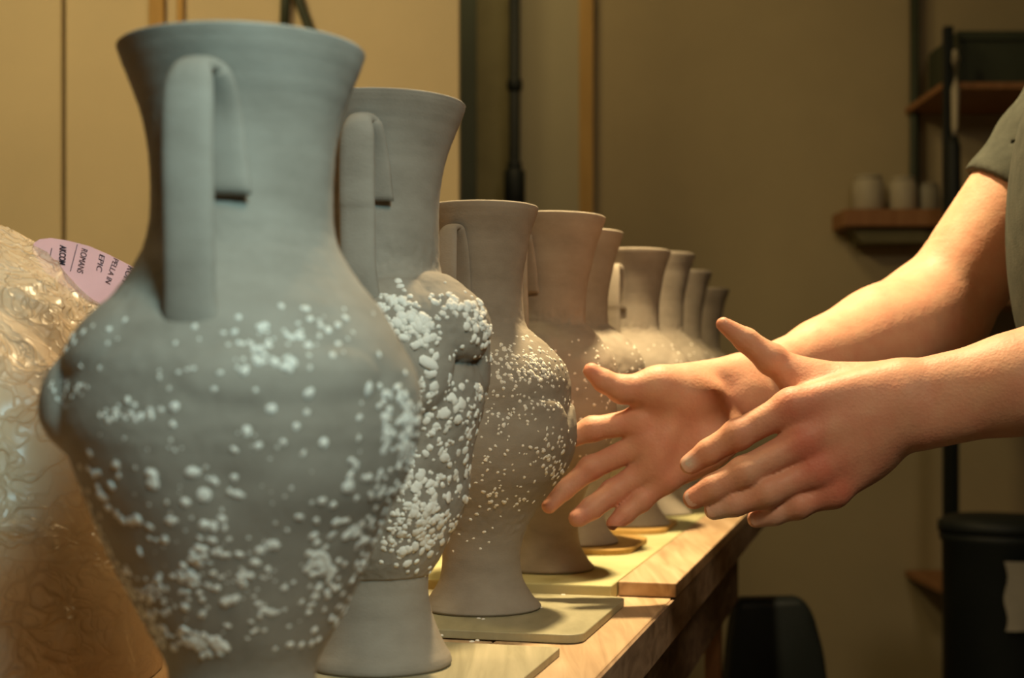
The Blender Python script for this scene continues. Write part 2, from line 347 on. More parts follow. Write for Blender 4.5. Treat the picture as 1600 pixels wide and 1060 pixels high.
CAMP = Vector((0, 0, CZ))
class Vase: pass
def build_vase(cx, D, z0, prof, lobes, hang, label, nth=160, sub=6, rough=0.0, tilt=(0, 0), handle=None, seed=0):
    v = Vase(); v.D = D; v.c = Vector(((cx-800)/F*D, D, z0))
    root = empty('clay_amphora', v.c, label, 'vase', 'row of clay amphorae on the table'); v.root = root
    pr = catmull(prof, sub)                                   # (h, r) mm
    H = pr[-1, 0]; R = pr[-1, 1]
    lip = np.array([(H+0.8, R-0.8), (H+1.3, R-2.4), (H+0.9, R-4.2), (H-1.0, R-5.4)])
    inner = pr[::-1][2:]; inner = inner[inner[:, 0] > 0.62*H].copy(); inner[:, 1] -= 6.0
    allp = np.vstack([pr, lip, inner]); nout = len(pr)
    th = np.arange(nth)/nth*2*math.pi
    hh = allp[:, 0][:, None]*np.ones(nth)[None]; rr = allp[:, 1][:, None]*np.ones(nth)[None]
    disp = np.zeros_like(rr)
    tt = np.degrees(th)[None]*np.ones(len(allp))[:, None]
    for (lt, lh, lw, lhh, amp, p) in lobes:
        d = (tt-lt+180) % 360-180
        q = 1-np.abs(d*math.pi/180*np.maximum(rr, 30)/lw)**2.8-((hh-lh)/lhh)**2
        disp = np.maximum(disp, amp*np.clip(q, 0, 1)**p)
    mask = np.zeros(len(allp)); mask[:nout] = 1
    body = np.clip((hh-45)/25, 0, 1)*np.clip((H*0.80-hh)/30, 0, 1)
    rr = rr+disp*mask[:, None]*np.clip((hh-56)/42, 0, 1)
    ox = rr*np.sin(tt*math.pi/180); oy = -rr*np.cos(tt*math.pi/180)
    nz = np.zeros_like(rr)
    for i in range(nout):
        for j in range(nth):
            p = Vector((ox[i, j]*0.03+seed*7.3, oy[i, j]*0.03, hh[i, j]*0.03))
            b = body[i, j]
            nz[i, j] = 0.9*noise.noise(p)*(0.4+b)
            if b > 0 and rough: nz[i, j] += rough*b*noise.noise(p*9)+0.5*rough*b*noise.noise(p*22)
        nz[i] += 0.05*math.sin(hh[i, 0]*0.9+seed)+0.03*math.sin(hh[i, 0]*2.3)
    rr = rr+nz*mask[:, None]
    ox = rr*np.sin(tt*math.pi/180)+hh*tilt[0]; oy = -rr*np.cos(tt*math.pi/180)+hh*tilt[1]
    V = np.stack([ox, oy, hh], -1).reshape(-1, 3)/1000
    nr = len(allp); Q = []
    i = np.arange(nr-1)[:, None]*nth; j = np.arange(nth)[None]; j2 = (np.arange(nth)+1)[None] % nth
    Q = np.stack([i+j, i+j2, i+nth+j2, i+nth+j], -1).reshape(-1, 4)
    # close bottom and inside with degenerate-free fans: centre rings
    me = bpy.data.meshes.new('body'); bm = bmesh.new()
    bv = [bm.verts.new(c) for c in V]
    for q in Q: bm.faces.new([bv[k] for k in q])
    bm.faces.new([bv[k] for k in range(nth)][::-1]); bm.faces.new([bv[(nr-1)*nth+k] for k in range(nth)])
    bm.to_mesh(me); bm.free()
    for p in me.polygons: p.use_smooth = True
    v.body = obj('body', me, M_clay, root)
    v.bvh = BVHTree.FromPolygons([Vector(c)+v.c for c in V], [tuple(q) for q in Q])
    v.pr = pr; v.H = H; v.tilt = tilt
    rad = lambda h: float(np.interp(h, pr[:, 0], pr[:, 1]))
    # strap handles: path (radial, h)
    hd = dict(bot=0.615, top=0.95, end=0.80, out=27, w=20, t=8.5)
    if handle: hd.update(handle)
    ht, he, hb = hd['top']*H, hd['end']*H, hd['bot']*H
    hs = [(rad(he)+1.0, he), (rad(he+0.05*H)+1.4, he+0.05*H), (rad(ht-0.055*H)+1.8, ht-0.055*H), (rad(ht-0.02*H)+4, ht-0.018*H),
          (rad(he)+hd['out']*0.52, ht-2), (rad(he)+hd['out']*0.86, ht-0.018*H), (rad(he)+hd['out'], ht-0.06*H), (rad(he)+hd['out']+0.5, ht-0.14*H), (rad(he)+hd['out']-0.5, (ht+hb)/2-5), (rad(he)+hd['out']-1.5, hb+0.09*H), (rad(he)+hd['out']-2.5, hb+10), (rad(he)+hd['out']-6, hb-6)]
    path = catmull(hs, 5)
    for a in (hang, hang+180):
        bm = bmesh.new(); rings = []
        ca, sa = math.sin(math.radians(a)), -math.cos(math.radians(a))
        er = Vector((ca, sa, 0)); et = Vector((-sa, ca, 0))
        m = len(path)
        for k in range(m):
            d = path[min(k+1, m-1)]-path[max(k-1, 0)]; d /= np.linalg.norm(d)+1e-9
            nrm = np.array((d[1], -d[0]))
            wv = hd['w']*(1.04-0.30*math.exp(-((k/m-0.40)/0.075)**2)); tk = hd['t']
            tk *= 0.62+0.38*min(1.0, k/(0.35*m)); wv *= 1.0+0.22*max(0.0, (k/m-0.86)/0.14)
            if k == 0: tk *= 0.6
            ring = []
            for s in range(16):
                t = 2*math.pi*s/16; cx_, sx_ = math.cos(t), math.sin(t)
                e1 = math.copysign(abs(cx_)**0.80, cx_)*wv/2; e2 = math.copysign(abs(sx_)**0.95, sx_)*tk/2
                h = path[k, 1]+nrm[1]*e2; r = path[k, 0]+nrm[0]*e2
                pnt = er*r+et*(e1+hd.get('twist', 0)*max(0.0, 1-k/(0.42*m)))+Vector((h*tilt[0], h*tilt[1], h))
                ring.append(bm.verts.new(pnt/1000))
            rings.append(ring)
        for k in range(m-1):
            for s in range(16): bm.faces.new((rings[k][s], rings[k][(s+1) % 16], rings[k+1][(s+1) % 16], rings[k+1][s]))
        bm.faces.new(rings[0][::-1]); bm.faces.new(rings[-1])
        obj('handle', bm_mesh('handle', bm, True), M_clay, root)
    v.crumbs = []
    return v
def crumb_px(v, px, py, size, asp=None, flat=None):
    d = (P(px, py, 1.0)-CAMP).normalized()
    hit, n, i, dist = v.bvh.ray_cast(CAMP, d)
    if hit is None: return
    if n.dot(d) > 0: n = -n
    ww = size*1.3*hit.y/F/2
    v.crumbs.append((hit, n, ww, asp if asp else random.uniform(0.6, 1.0), flat if flat else random.uniform(0.22, 0.45), size))
def crumb_cluster(v, px, py, sx, sy, n, lo, hi, flat=None):
    for _ in range(n):
        crumb_px(v, random.gauss(px, sx), random.gauss(py, sy), lo+(hi-lo)*random.random()**1.6, None, flat)
def crumb_line(v, pts, n, spread, lo, hi):
    for _ in range(n):
        t = random.random()*(len(pts)-1); i = min(int(t), len(pts)-2); f = t-i
        crumb_px(v, pts[i][0]*(1-f)+pts[i+1][0]*f+random.gauss(0, spread), pts[i][1]*(1-f)+pts[i+1][1]*f+random.gauss(0, spread), lo+(hi-lo)*random.random()**1.5)
def crumb_back(v, n, lo, hi, h0, h1, a0=95, a1=265):
    """scatter on the side away from the lens; sizes in mm"""
    for _ in range(n):
        a = math.radians(random.uniform(a0, a1)); h = random.uniform(h0, h1)*v.H/1000
        d = Vector((math.sin(a), -math.cos(a), 0)); o = v.c+Vector((0, 0, h))+d*0.2
        hit, nn, i, dist = v.bvh.ray_cast(o, -d)
        if hit is None: continue
        if nn.dot(d) < 0: nn = -nn
        s = random.uniform(lo, hi)/1000
        v.crumbs.append((hit, nn, s/2, random.uniform(0.6, 1), random.uniform(0.25, 0.5), 0))
def finish_crumbs(v, big=120, thr=9.5):
    cs = sorted(v.crumbs, key=lambda c: -c[5]); VV = []; FF = []; off = 0
    for k, (p, n, s, asp, fl, px) in enumerate(cs):
        q = n.to_track_quat('Z', 'Y') @ Quaternion((0, 0, 1), random.uniform(0, 6.28))
        sc = (s, s*asp, s*fl)
        if k < big and px >= thr:
            o = bpy.data.objects.new('clay_crumb', DOME_ME[k % 4]); COL.objects.link(o); o.parent = v.root
            o.location = p-v.c; o.rotation_mode = 'QUATERNION'; o.rotation_quaternion = q; o.scale = sc
        else:
            Vd, Fd = DOME[k % 4]; R = np.array(q.to_matrix())
            VV.append((Vd*np.array(sc)) @ R.T+np.array(p-v.c)); FF.append(Fd+off); off += len(Vd)
    if VV:
        o = obj('fine_crumbs', mesh_np('fine_crumbs', np.vstack(VV), np.vstack(FF)), M_crumb, v.root); o['kind'] = 'stuff'

# --- vase with the widest mouth, beside the plastic sheeting
prof1 = [(0, 42), (2, 43.5), (6, 41), (18, 35), (33, 32), (46, 32), (54, 35), (64, 40.5), (92, 54), (120, 66.5), (142, 73.5), (156, 76), (174, 75), (186, 71), (201, 62), (213, 52), (221, 46.5), (230, 42), (240, 40), (256, 39.5), (272, 40.5), (286, 43), (297, 46.8), (307, 50.8), (313, 53), (315, 53.5)]
lobes1 = [(-80, 163, 24, 23, 9.5, 0.8), (-60, 190, 30, 16, 3.5, 0.8), (24, 174, 44, 12, 2.6, 0.6), (38, 140, 40, 30, 2.0, 0.9), (-25, 120, 36, 40, 1.2, 1.0), (80, 150, 34, 34, 2.5, 0.8), (150, 160, 40, 26, 7, 0.6), (215, 140, 36, 30, 6, 0.6)]
v1 = build_vase(379, 0.622, 0.0057, prof1, lobes1, -8, 'grey clay amphora with the widest flared mouth, white-speckled, beside the plastic sheeting', nth=240, sub=7, rough=0.35, handle=dict(out=26, w=20.5, end=0.785, top=0.950, bot=0.605, twist=7.0), seed=1)
def c1(x, y): return (x/1.71, 440+y/1.71)
for (x, y, s) in ((405,515,20),(408,540,19),(515,510,20),(572,535,15),(625,525,12),(635,570,18),(612,562,11),(547,570,20),(495,590,13),(310,490,15),(316,520,11),(240,460,14),(236,500,13),(262,510,15),(250,515,13),(215,495,12),(298,545,14),(262,548,12),(270,570,15),(280,578,13),(290,605,15),(312,622,14),(328,638,15),(350,640,15),(368,636,16),(400,655,13),(455,640,14),(440,690,12),(375,725,11),(592,635,13),(570,655,17),(545,650,14),(600,660,10),(720,705,15),(695,720,15),(682,752,15),(640,730,13),(715,770,11),(655,790,14),(625,850,17),(603,858,14),(580,820,12),(540,890,14),(495,870,14),(540,850,10),(705,880,14),(725,885,13),(690,862,11),(800,630,13),(845,640,12),(860,588,14),(890,598,10),(897,645,15),(887,678,15),(925,680,14),(955,672,16),(968,695,15),(935,520,14),(930,548,20),(950,490,14),(938,478,12),(985,290,21),(1030,300,15),(1060,285,12),(1042,305,13),(1015,280,12),(825,300,16),(820,350,10),(865,430,13),(810,460,10),(757,430,10),(690,440,14),(660,400,14),(625,450,12),(725,340,14),(792,388,11),(960,365,12),(958,420,10),(985,525,13),(990,570,14),(1015,570,13),(780,215,17),(760,228,14),(735,215,13),(650,242,11),(800,145,13),(825,170,12),(690,215,11),(465,335,15),(460,382,10),(350,355,10),(375,360,11),(290,372,12),(340,318,10),(775,972,12),(805,972,10),(832,968,11),(850,958,12),(885,903,12),(840,932,12),(850,820,15),(842,842,13),(832,865,12),(825,885,10),(805,858,10),(760,820,9),(735,705,14),(490,760,12),(570,780,11)):
    crumb_px(v1, *c1(x, y), s)
for (x, y, sx, sy, n, lo, hi) in ((548,725,24,16,16,9,15),(500,795,18,14,11,9,16),(520,960,26,14,26,9,17),(575,980,20,14,18,9,15),(440,940,20,22,20,7,13),(400,830,32,26,36,6,12),(855,740,20,22,22,9,16),(880,765,18,18,14,9,15),(645,790,16,12,7,8,14),(1080,390,16,50,40,9,16),(1040,400,14,40,24,9,15),(1030,600,28,60,46,7,14),(960,700,30,40,30,7,14),(900,820,30,50,22,6,12),(660,930,50,24,9,6,11),(600,420,200,60,14,4,7),(180,290,24,22,22,5,9),(700,170,70,40,46,5,11),(860,130,70,36,30,4,10),(350,350,60,14,18,5,10),(250,130,60,60,16,5,11),(600,600,180,120,40,3,7),(600,780,170,100,60,3,8),(500,250,90,40,10,4,8)):
    crumb_cluster(v1, *c1(x, y), sx/1.71, sy/1.71, n, lo, hi)
crumb_line(v1, [c1(*q) for q in ((215,540),(250,640),(300,740),(370,860),(440,980))], 80, 5, 6, 12)
crumb_line(v1, [c1(*q) for q in ((1100,320),(1095,460),(1040,620),(985,760),(900,930))], 130, 7, 6, 13)
crumb_line(v1, [c1(*q) for q in ((560,800),(470,850),(410,900))], 16, 10, 7, 12)
crumb_back(v1, 260, 2, 5, 0.22, 0.66)
finish_crumbs(v1, 150)

# --- amphora crusted with pebbles
prof2 = [(0, 43), (2, 44.5), (6, 43.5), (12, 40), (22, 35.5), (32, 32), (44, 30), (54, 30.3), (56, 32), (66, 38), (84, 45.5), (102, 48.5), (122, 50.5), (140, 53), (155, 57), (172, 59), (190, 58.5), (205, 57), (218, 52), (228, 44), (236, 39), (246, 36.8), (262, 36.5), (282, 37), (298, 39), (310, 42), (322, 46.5), (330, 50), (336, 52.2), (339, 53)]
lobes2 = [(20, 192, 31, 40, 12, 0.32), (63, 210, 30, 27, 14, 0.38), (70, 146, 40, 38, 7.5, 0.4), (30, 122, 36, 40, 4, 0.45), (-30, 180, 36, 36, 11, 0.4), (-70, 170, 34, 40, 12, 0.4), (-40, 120, 40, 40, 7, 0.5), (110, 190, 34, 36, 11, 0.4), (150, 160, 40, 40, 10, 0.4), (200, 195, 36, 34, 11, 0.4), (250, 165, 38, 40, 10, 0.4), (105, 115, 40, 36, 6, 0.5)]
v2 = build_vase(592, 0.865, 0.0057, prof2, lobes2, -6, 'tall grey clay amphora thickly crusted with white pebbles over bulging lobes', nth=240, sub=8, rough=0.75, handle=dict(out=26, w=20, end=0.815, top=0.955, bot=0.66, twist=6.0), seed=2)
crumb_px(v2, 670, 568, 29, 0.55, 0.4); crumb_px(v2, 672, 583, 21, 0.65, 0.4); crumb_px(v2, 720, 480, 16, 0.7, 0.5); crumb_px(v2, 727, 493, 13, 0.7, 0.5); crumb_px(v2, 683, 530, 14, 0.6, 0.5)
for (x, y, sx, sy, n, lo, hi) in ((614,468,20,10,60,6,10),(640,500,22,14,80,6,12),(658,520,16,14,70,7,13),(700,470,14,14,60,5,10),(750,495,12,20,90,6,11),(760,520,6,18,50,6,11),(735,545,16,16,18,5,9),(706,590,8,18,18,6,10),(680,620,14,10,14,6,12),(745,630,8,26,46,6,12),(715,650,14,20,20,6,12),(690,660,8,16,22,7,13),(668,640,8,18,20,6,10),(700,710,22,30,46,6,12),(728,700,6,40,46,5,10),(665,760,16,30,36,7,12),(668,820,24,26,120,6,12),(690,840,16,26,60,6,12),(645,830,12,26,40,6,11),(700,790,16,34,40,5,10),(655,740,30,60,50,4,8),(630,860,14,24,20,5,9),(670,890,16,10,7,6,10)):
    crumb_cluster(v2, x, y, sx, sy, int(n*0.62), lo*0.85, hi*1.35, random.uniform(0.4, 0.6) if y < 560 else None)
crumb_line(v2, [(655, 590), (650, 660), (640, 740), (620, 820), (600, 860)], 90, 5, 5, 10)
crumb_back(v2, 420, 2, 4.5, 0.2, 0.68)
finish_crumbs(v2, 150)

# --- vase with the scalloped ridge
prof3 = [(0, 44), (2, 45.5), (5, 43), (10, 38.5), (21, 32), (32, 29.8), (42, 29.7), (52, 31.5), (62, 35), (75, 40.5), (92, 51), (110, 61), (128, 66.5), (146, 67.5), (158, 68), (170, 67.5), (185, 62), (199, 50), (207, 40), (213, 34), (222, 32), (245, 31.5), (265, 34), (281, 37), (292, 40.5), (299, 42.7), (302, 43.2)]
lobes3 = [(-6, 106, 44, 45, 4.6, 0.30), (42, 112, 36, 46, 6.0, 0.30), (95, 108, 40, 46, 6, 0.30), (-62, 106, 42, 45, 6, 0.30), (160, 108, 46, 46, 6, 0.30), (230, 106, 44, 45, 6, 0.30), (15, 180, 36, 20, 2.0, 0.8), (60, 185, 26, 18, 2.0, 0.8)]
v3 = build_vase(752, 1.075, 0.0067, prof3, lobes3, -27, 'grey clay amphora with a scalloped ridge round its belly, standing on the beige tile', nth=216, sub=8, rough=0.55, handle=dict(out=22, w=17, t=5.5, end=0.78, top=0.945, bot=0.635), seed=3)
for (x, y, sx, sy, n, lo, hi) in ((820,565,34,18,150,3,7),(850,580,18,14,60,3,7),(790,600,30,24,50,3,6),(872,738,9,11,34,5,9),(865,700,16,14,22,4,8),(780,780,24,16,34,4,7),(830,690,36,36,50,3,7),(800,650,40,8,34,3,6),(860,630,20,5,26,3,6),(760,720,14,40,24,3,6),(750,850,24,14,8,4,6),(825,780,14,14,8,3,6)):
    crumb_cluster(v3, x, y, sx, sy, n, lo, hi)
crumb_back(v3, 260, 1.5, 3.5, 0.25, 0.66)
finish_crumbs(v3, 40, 8.5)

# --- the rest of the row
slab2 = []
for D0, D1, L0, L1, lab in ((1.345, 1.485, 0.236, 0.376, 'thin tan wooden bat under the fifth amphora from the plastic sheeting'), (1.530, 1.670, 0.231, 0.371, 'thin tan wooden bat under the sixth amphora from the plastic sheeting')):
    c = T((D0+D1)/2, (L0+L1)/2)
    o = obj('wooden_bat', prism_mesh('wooden_bat', poly_table(D0, D1, L0, L1, 0.03), 0.0127, 0.0180, 0.0008, c), M_amber); o.location = c
    tag(o, lab, 'board')
rest = [  # cx, D, height mm, rim r, radial scale, handle angle, label
 (856, 1.255, 309, 51, 0.90, -28, 'grey clay amphora between the scalloped vase and the rest of the row, behind the fingertips'),
 (897, 1.415, 307, 49, 0.97, -30, 'fifth clay amphora in the row counted from the plastic sheeting'),
 (984, 1.60, 306, 46, 1.0, -25, 'sixth clay amphora in the row counted from the plastic sheeting'),
 (1026, 1.79, 325, 48, 0.98, -30, 'seventh clay amphora in the row counted from the plastic sheeting'),
 (1058, 1.97, 317, 48, 0.98, -30, 'eighth clay amphora in the row, second to last towards the brown wall'),
 (1090, 2.17, 306, 48, 0.98, -30, 'last clay amphora in the row, closest to the brown wall')]
vr = []
for k, (cx, D, H, rim, rs, ha, lab) in enumerate(rest):
    rj = random.Random(50+k); p = np.array(prof3, float); f = p[:, 0] > 60
    p[:, 0] = np.where(f, 60+(p[:, 0]-60)*(H-60)/(302-60), p[:, 0])
    neck = p[:, 0] > 0.69*H
    tb_ = np.clip((p[:, 0]/H-0.58)/0.34, 0, 1); s = rs+(rim/43.2-rs)*tb_*tb_*(3-2*tb_)
    p[:, 1] *= s
    lob = [(rj.uniform(0, 360), rj.uniform(110, 185), rj.uniform(26, 40), rj.uniform(20, 36), rj.uniform(3, 8)*rs, 0.55) for _ in range(11)]
    v = build_vase(cx, D, 0.0182 if k in (1, 2) else 0.0128, p, lob, ha, lab, nth=128, sub=5, rough=1.0, handle=dict(out=22, w=17, t=5.5, end=0.78, top=0.945, bot=0.64), seed=5+k)
    for _ in range(340):
        a = math.radians(rj.uniform(0, 360)); h = rj.uniform(0.25, 0.66)*H/1000
        d = Vector((math.sin(a), -math.cos(a), 0)); hit, nn, i, ds = v.bvh.ray_cast(v.c+Vector((0, 0, h))+d*0.2, -d)
        if hit is None: continue
        if nn.dot(d) < 0: nn = -nn
        v.crumbs.append((hit, nn, rj.uniform(1.2, 3.2)/2000*1.3, rj.uniform(0.6, 1), rj.uniform(0.25, 0.5), 0))
    finish_crumbs(v, 0)
    vr.append(v)
# crumbs fallen on the boards
for k, (px, py, D) in enumerate(((737, 1003, None), (746, 1001, None), (690, 993, None), (748, 967, None), (755, 968, None), (845, 950, None), (880, 930, None))):
    z = 0.0065 if py < 990 else 0.0055
    DD = (CZ-z)*F/(py-HOR); p = P(px, py, DD)
    o = bpy.data.objects.new('clay_crumb', DOME_ME[k % 4].copy()); COL.objects.link(o); o.location = p; o.scale = (0.0018, 0.0014, 0.0009); o.rotation_euler = (0, 0, k)
    tag(o, 'tiny white clay crumb lying on the beige tile' if py < 990 else 'tiny white clay crumb lying on the wood-grain board by the pebble-crusted amphora', 'crumb', 'fallen crumbs on the beige tile' if py < 990 else 'fallen crumbs on the wood-grain board')
#NEXT

# ------------------------------------------------------------------ plastic sheeting over a clay block, pink note
HC = Vector((-0.455, 0.86, 0.0)); HA, HB, HH = 0.275, 0.155, 0.287
def heap(scale, nu, nv, crumple, seed):
    V = []
    for i in range(nv+1):
        ph = (i/nv)*math.pi/2
        for j in range(nu):
            th = 2*math.pi*j/nu
            cp, sp = math.cos(ph), math.sin(ph)
            cx = math.copysign(abs(math.cos(th))**0.8, math.cos(th)); sy = math.copysign(abs(math.sin(th))**0.8, math.sin(th))
            q = Vector((HA*cx*cp**0.75, HB*sy*cp**0.75, HH*sp**0.9))*scale
            if crumple:
                nn = Vector((cx*cp/HA, sy*cp/HB, sp/HH)).normalized()
                e = q*9+Vector((seed, 0, 0)); e = e+0.8*noise.noise_vector(e*0.8)
                v1_ = noise.voronoi(q*15+0.5*noise.noise_vector(q*20))[0]; v2_ = noise.voronoi(q*36+0.5*noise.noise_vector(q*40))[0]
                d = 0.006*noise.noise(q*8)+0.0045*math.exp(-(v1_[1]-v1_[0])/0.12)+0.0018*math.exp(-(v2_[1]-v2_[0])/0.14)+0.006*v1_[0]
                dd = 0.006*abs(noise.noise(Vector((q.x*60, q.y*60, q.z*7))))*(1-sp)      # hanging folds near the base
                q = q+nn*(d*crumple*min(1, 0.25+sp*3)+dd)
                q.z = max(q.z, 0.0006)
            V.append(q)
    bm = bmesh.new(); bv = [bm.verts.new(q) for q in V]
    for i in range(nv):
        for j in range(nu):
            a, b, c, d = bv[i*nu+j], bv[i*nu+(j+1) % nu], bv[(i+1)*nu+(j+1) % nu], bv[(i+1)*nu+j]
            bm.faces.new((a, b, c, d))
    bmesh.ops.remove_doubles(bm, verts=bm.verts, dist=1e-6)
    return bm_mesh('heap', bm, True)
hp = obj('plastic_sheet', heap(1.0, 340, 130, 1.0, 3.0), M_plastic); hp.location = HC
tag(hp, 'crumpled clear plastic sheeting draped over a tan clay block', 'plastic sheet')
cb = obj('clay_block', heap(0.87, 64, 20, 0.0, 0), M_claybag); cb.location = HC+Vector((0, 0, 0.0005))
for p in cb.data.polygons: p.use_smooth = True
tag(cb, 'tan block of clay under the crumpled plastic sheeting', 'clay block')

DN = 0.868
note = empty('pink_note', P(140, 470, DN), 'pink handwritten paper note tucked behind the crumpled plastic', 'note')
poly = [(50, 390), (53, 380), (62, 374), (80, 372), (110, 377), (140, 385), (170, 398), (205, 416), (232, 436), (228, 486), (180, 486), (120, 462), (70, 425)]
bm = bmesh.new()
f = bm.faces.new([bm.verts.new(P(x, y, DN)-note.location) for x, y in poly])
r = bmesh.ops.extrude_face_region(bm, geom=[f])
for g in r['geom']:
    if isinstance(g, bmesh.types.BMVert): g.co.y += 0.0006
obj('paper', bm_mesh('paper', bm), M_pink, note)
def handwriting(txt, a, b, hpx, bold=0.0):
    cu = bpy.data.curves.new('handwriting', 'FONT'); cu.body = txt; cu.size = 1.0; cu.offset = bold; cu.shear = 0.2
    o = bpy.data.objects.new('tmp', cu); COL.objects.link(o); bpy.context.view_layer.update()
    me = bpy.data.meshes.new_from_object(o.evaluated_get(bpy.context.evaluated_depsgraph_get())); bpy.data.objects.remove(o)
    A = P(*a, DN-0.0004); B = P(*b, DN-0.0004); X = (B-A); L = X.length; X.normalize(); Y = Vector((-X.z, 0, X.x))
    w = max(v.co.x for v in me.vertices); hs = hpx/F*DN/0.7
    for v in me.vertices: v.co = A+X*(v.co.x*L/w)+Y*(v.co.y*hs)-note.location
    me.name = 'handwriting'; obj('handwriting', me, M_ink, note)
handwriting('AKCOM', (94, 383), (92, 414), 10, 0.03)
handwriting('ROMANS', (128, 387), (120, 426), 10)
handwriting('EPIC', (156, 396), (150, 424), 9)
handwriting('PELLA IN', (178, 402), (164, 442), 9)
handwriting('ROM', (201, 414), (190, 440), 10)
for a, b in (((121, 382), (110, 424)), ((81, 388), (78, 402))):
    obj('ruled_line', tube_mesh('ruled_line', [P(*a, DN-0.0003), P(*b, DN-0.0003)], 0.00022, 6, note.location), M_ink, note)

# ------------------------------------------------------------------ things hanging on the partition
DT = DP-0.012
hb = empty('rod_rack', P(258, 70, DT), 'two amber wooden rods joined by a crossbar, hanging on the cream partition', 'rod rack')
for x, wd in ((245, 0.026), (282, 0.010)):
    box('rod', ((P(x, 30, DT).x), DT, P(x, 5, DT).z+0.12), (wd, 0.014, 0.40), M_amber, hb, bev=0.002)
box('crossbar', (P(262, 0, DT).x, DT-0.001, P(262, 0, DT).z+0.31), (0.09, 0.016, 0.02), M_amber, hb, bev=0.002)
cl = empty('calipers', P(465, 80, DT), 'dark metal calipers hanging on the cream partition', 'calipers')
for pts, r in (([(448, -60), (446, 0), (444, 62)], 0.0085), ([(452, -55), (470, 10), (492, 68), (498, 80)], 0.0085)):
    obj('leg', tube_mesh('leg', [P(x, y, DT-0.004) for x, y in pts], r, 10, cl.location), M_darkgreen, cl)
obj('pivot', tube_mesh('pivot', [P(450, -62, DT-0.018), P(450, -62, DT+0.006)], 0.018, 16, cl.location), M_darkgreen, cl)

# ------------------------------------------------------------------ far side of the room
pl = empty('pipe_stand', P(804, 900, 3.3), 'dark pipe with clamp joints standing beside the olive door', 'pole')
pl.location.z = FL
obj('pipe', tube_mesh('pipe', [(P(804, 0, 3.3).x, 3.3, FL), (P(804, 0, 3.3).x, 3.3, 1.6)], 0.0125, 14, pl.location), M_black, pl)
for y, r, hgt in ((133, 0.018, 0.03), (262, 0.017, 0.03), (295, 0.025, 0.09)):
    q = P(804, y, 3.3); obj('clamp', tube_mesh('clamp', [q-Vector((0, 0, hgt/2)), q-Vector((0, 0, hgt/2-0.006)), q+Vector((0, 0, hgt/2-0.006)), q+Vector((0, 0, hgt/2))], [r*0.8, r, r, r*0.8], 14, pl.location), M_black, pl)
wpipe = obj('wall_pipe', tube_mesh('wall_pipe', [P(1429, -150, 3.57), P(1429, 330, 3.57), P(1432, 372, 3.57)], 0.0135, 14, P(1429, 372, 3.57)), M_darkgreen)
wpipe.location = P(1429, 372, 3.57); tag(wpipe, 'dark vertical pipe running down the brown wall behind the shelf', 'pipe')
sh = empty('wall_shelf', P(1398, 375, 3.5), 'reddish wooden wall shelf with a dark bracket on the brown wall', 'shelf')
box('board', (P(1396, 0, 3.5).x, 3.525, P(0, 343, 3.5).z), (0.262, 0.13, 0.042), M_redwood, sh, bev=0.003)
bm = bmesh.new(); zt = P(0, 357, 3.5).z-0.0005
pr_ = [(P(1330, 0, 3.5).x, zt), (P(1470, 0, 3.5).x, zt), (P(1460, 0, 3.5).x, zt-0.035), (P(1345, 0, 3.5).x, zt-0.035)]
f = bm.faces.new([bm.verts.new(Vector((x, 3.49, z))-sh.location) for x, z in pr_]); r = bmesh.ops.extrude_face_region(bm, geom=[f])
for g in r['geom']:
    if isinstance(g, bmesh.types.BMVert): g.co.y += 0.09
obj('bracket', bm_mesh('bracket', bm), M_olive, sh)
zs = P(0, 343, 3.5).z+0.0215
for k, (x, wd, hgt, m, lab) in enumerate(((1360, 0.039, 0.092, M_jar, 'pale ceramic jar standing at the open end of the wall shelf'), (1414, 0.035, 0.088, M_jar, 'pale ceramic jar on the wall shelf in front of the dark pipe'), (1456, 0.026, 0.072, M_grey, 'small grey jar on the wall shelf beside the black rack post'))):
    j = empty('ceramic_jar', (P(x, 0, 3.5).x, 3.52, zs), lab, 'jar', 'jars on the wall shelf')
    obj('body', lathe_mesh('body', [(wd*0.86, 0), (wd, 0.006), (wd, hgt*0.72), (wd*0.85, hgt*0.84), (wd*0.8, hgt*0.86)], 24), m, j)
    obj('lid', lathe_mesh('lid', [(wd*0.84, hgt*0.862), (wd*0.86, hgt*0.95), (wd*0.5, hgt*0.985), (wd*0.2, hgt)], 24), m, j)
# storage rack with black posts
DR = 3.27
rk = empty('storage_rack', (P(1600, 0, DR).x, DR+0.2, FL), 'storage rack with black posts and wooden shelves against the brown wall', 'rack')
xr0 = P(1481, 0, DR).x; xr1 = xr0+0.62
ztop = P(0, 42, DR).z
for x in (xr0, xr1):
    for y in (DR,):
        box('post', (x, y, (FL+ztop)/2), (0.021, 0.021, ztop-FL), M_black, rk, bev=0.002)
for py in (132, 470, 925):
    z = P(0, py, DR).z; box('shelf_board', ((xr0+xr1)/2, DR+0.0105+0.156, z), (xr1-xr0+0.02, 0.31, 0.016), M_redwood, rk, bev=0.002)
z1 = P(0, 132, DR).z+0.0083
def crate(name, x0, x1, y0, y1, z, h, m, lab):
    c = empty(name, ((x0+x1)/2, (y0+y1)/2, z), lab, 'box')
    t = 0.008; xm, ym = (x0+x1)/2, (y0+y1)/2
    box('bottom', (xm, ym, z+t/2), (x1-x0, y1-y0, t), m, c)
    box('side', (xm, y0+t/2, z+h/2+t/2), (x1-x0, t, h-t), m, c); box('side', (xm, y1-t/2, z+h/2+t/2), (x1-x0, t, h-t), m, c)
    box('side', (x0+t/2, ym, z+h/2+t/2), (t, y1-y0-2*t, h-t), m, c); box('side', (x1-t/2, ym, z+h/2+t/2), (t, y1-y0-2*t, h-t), m, c)
    box('rim', (xm, y0-0.004, z+h-0.012), (x1-x0+0.01, 0.008, 0.02), m, c)
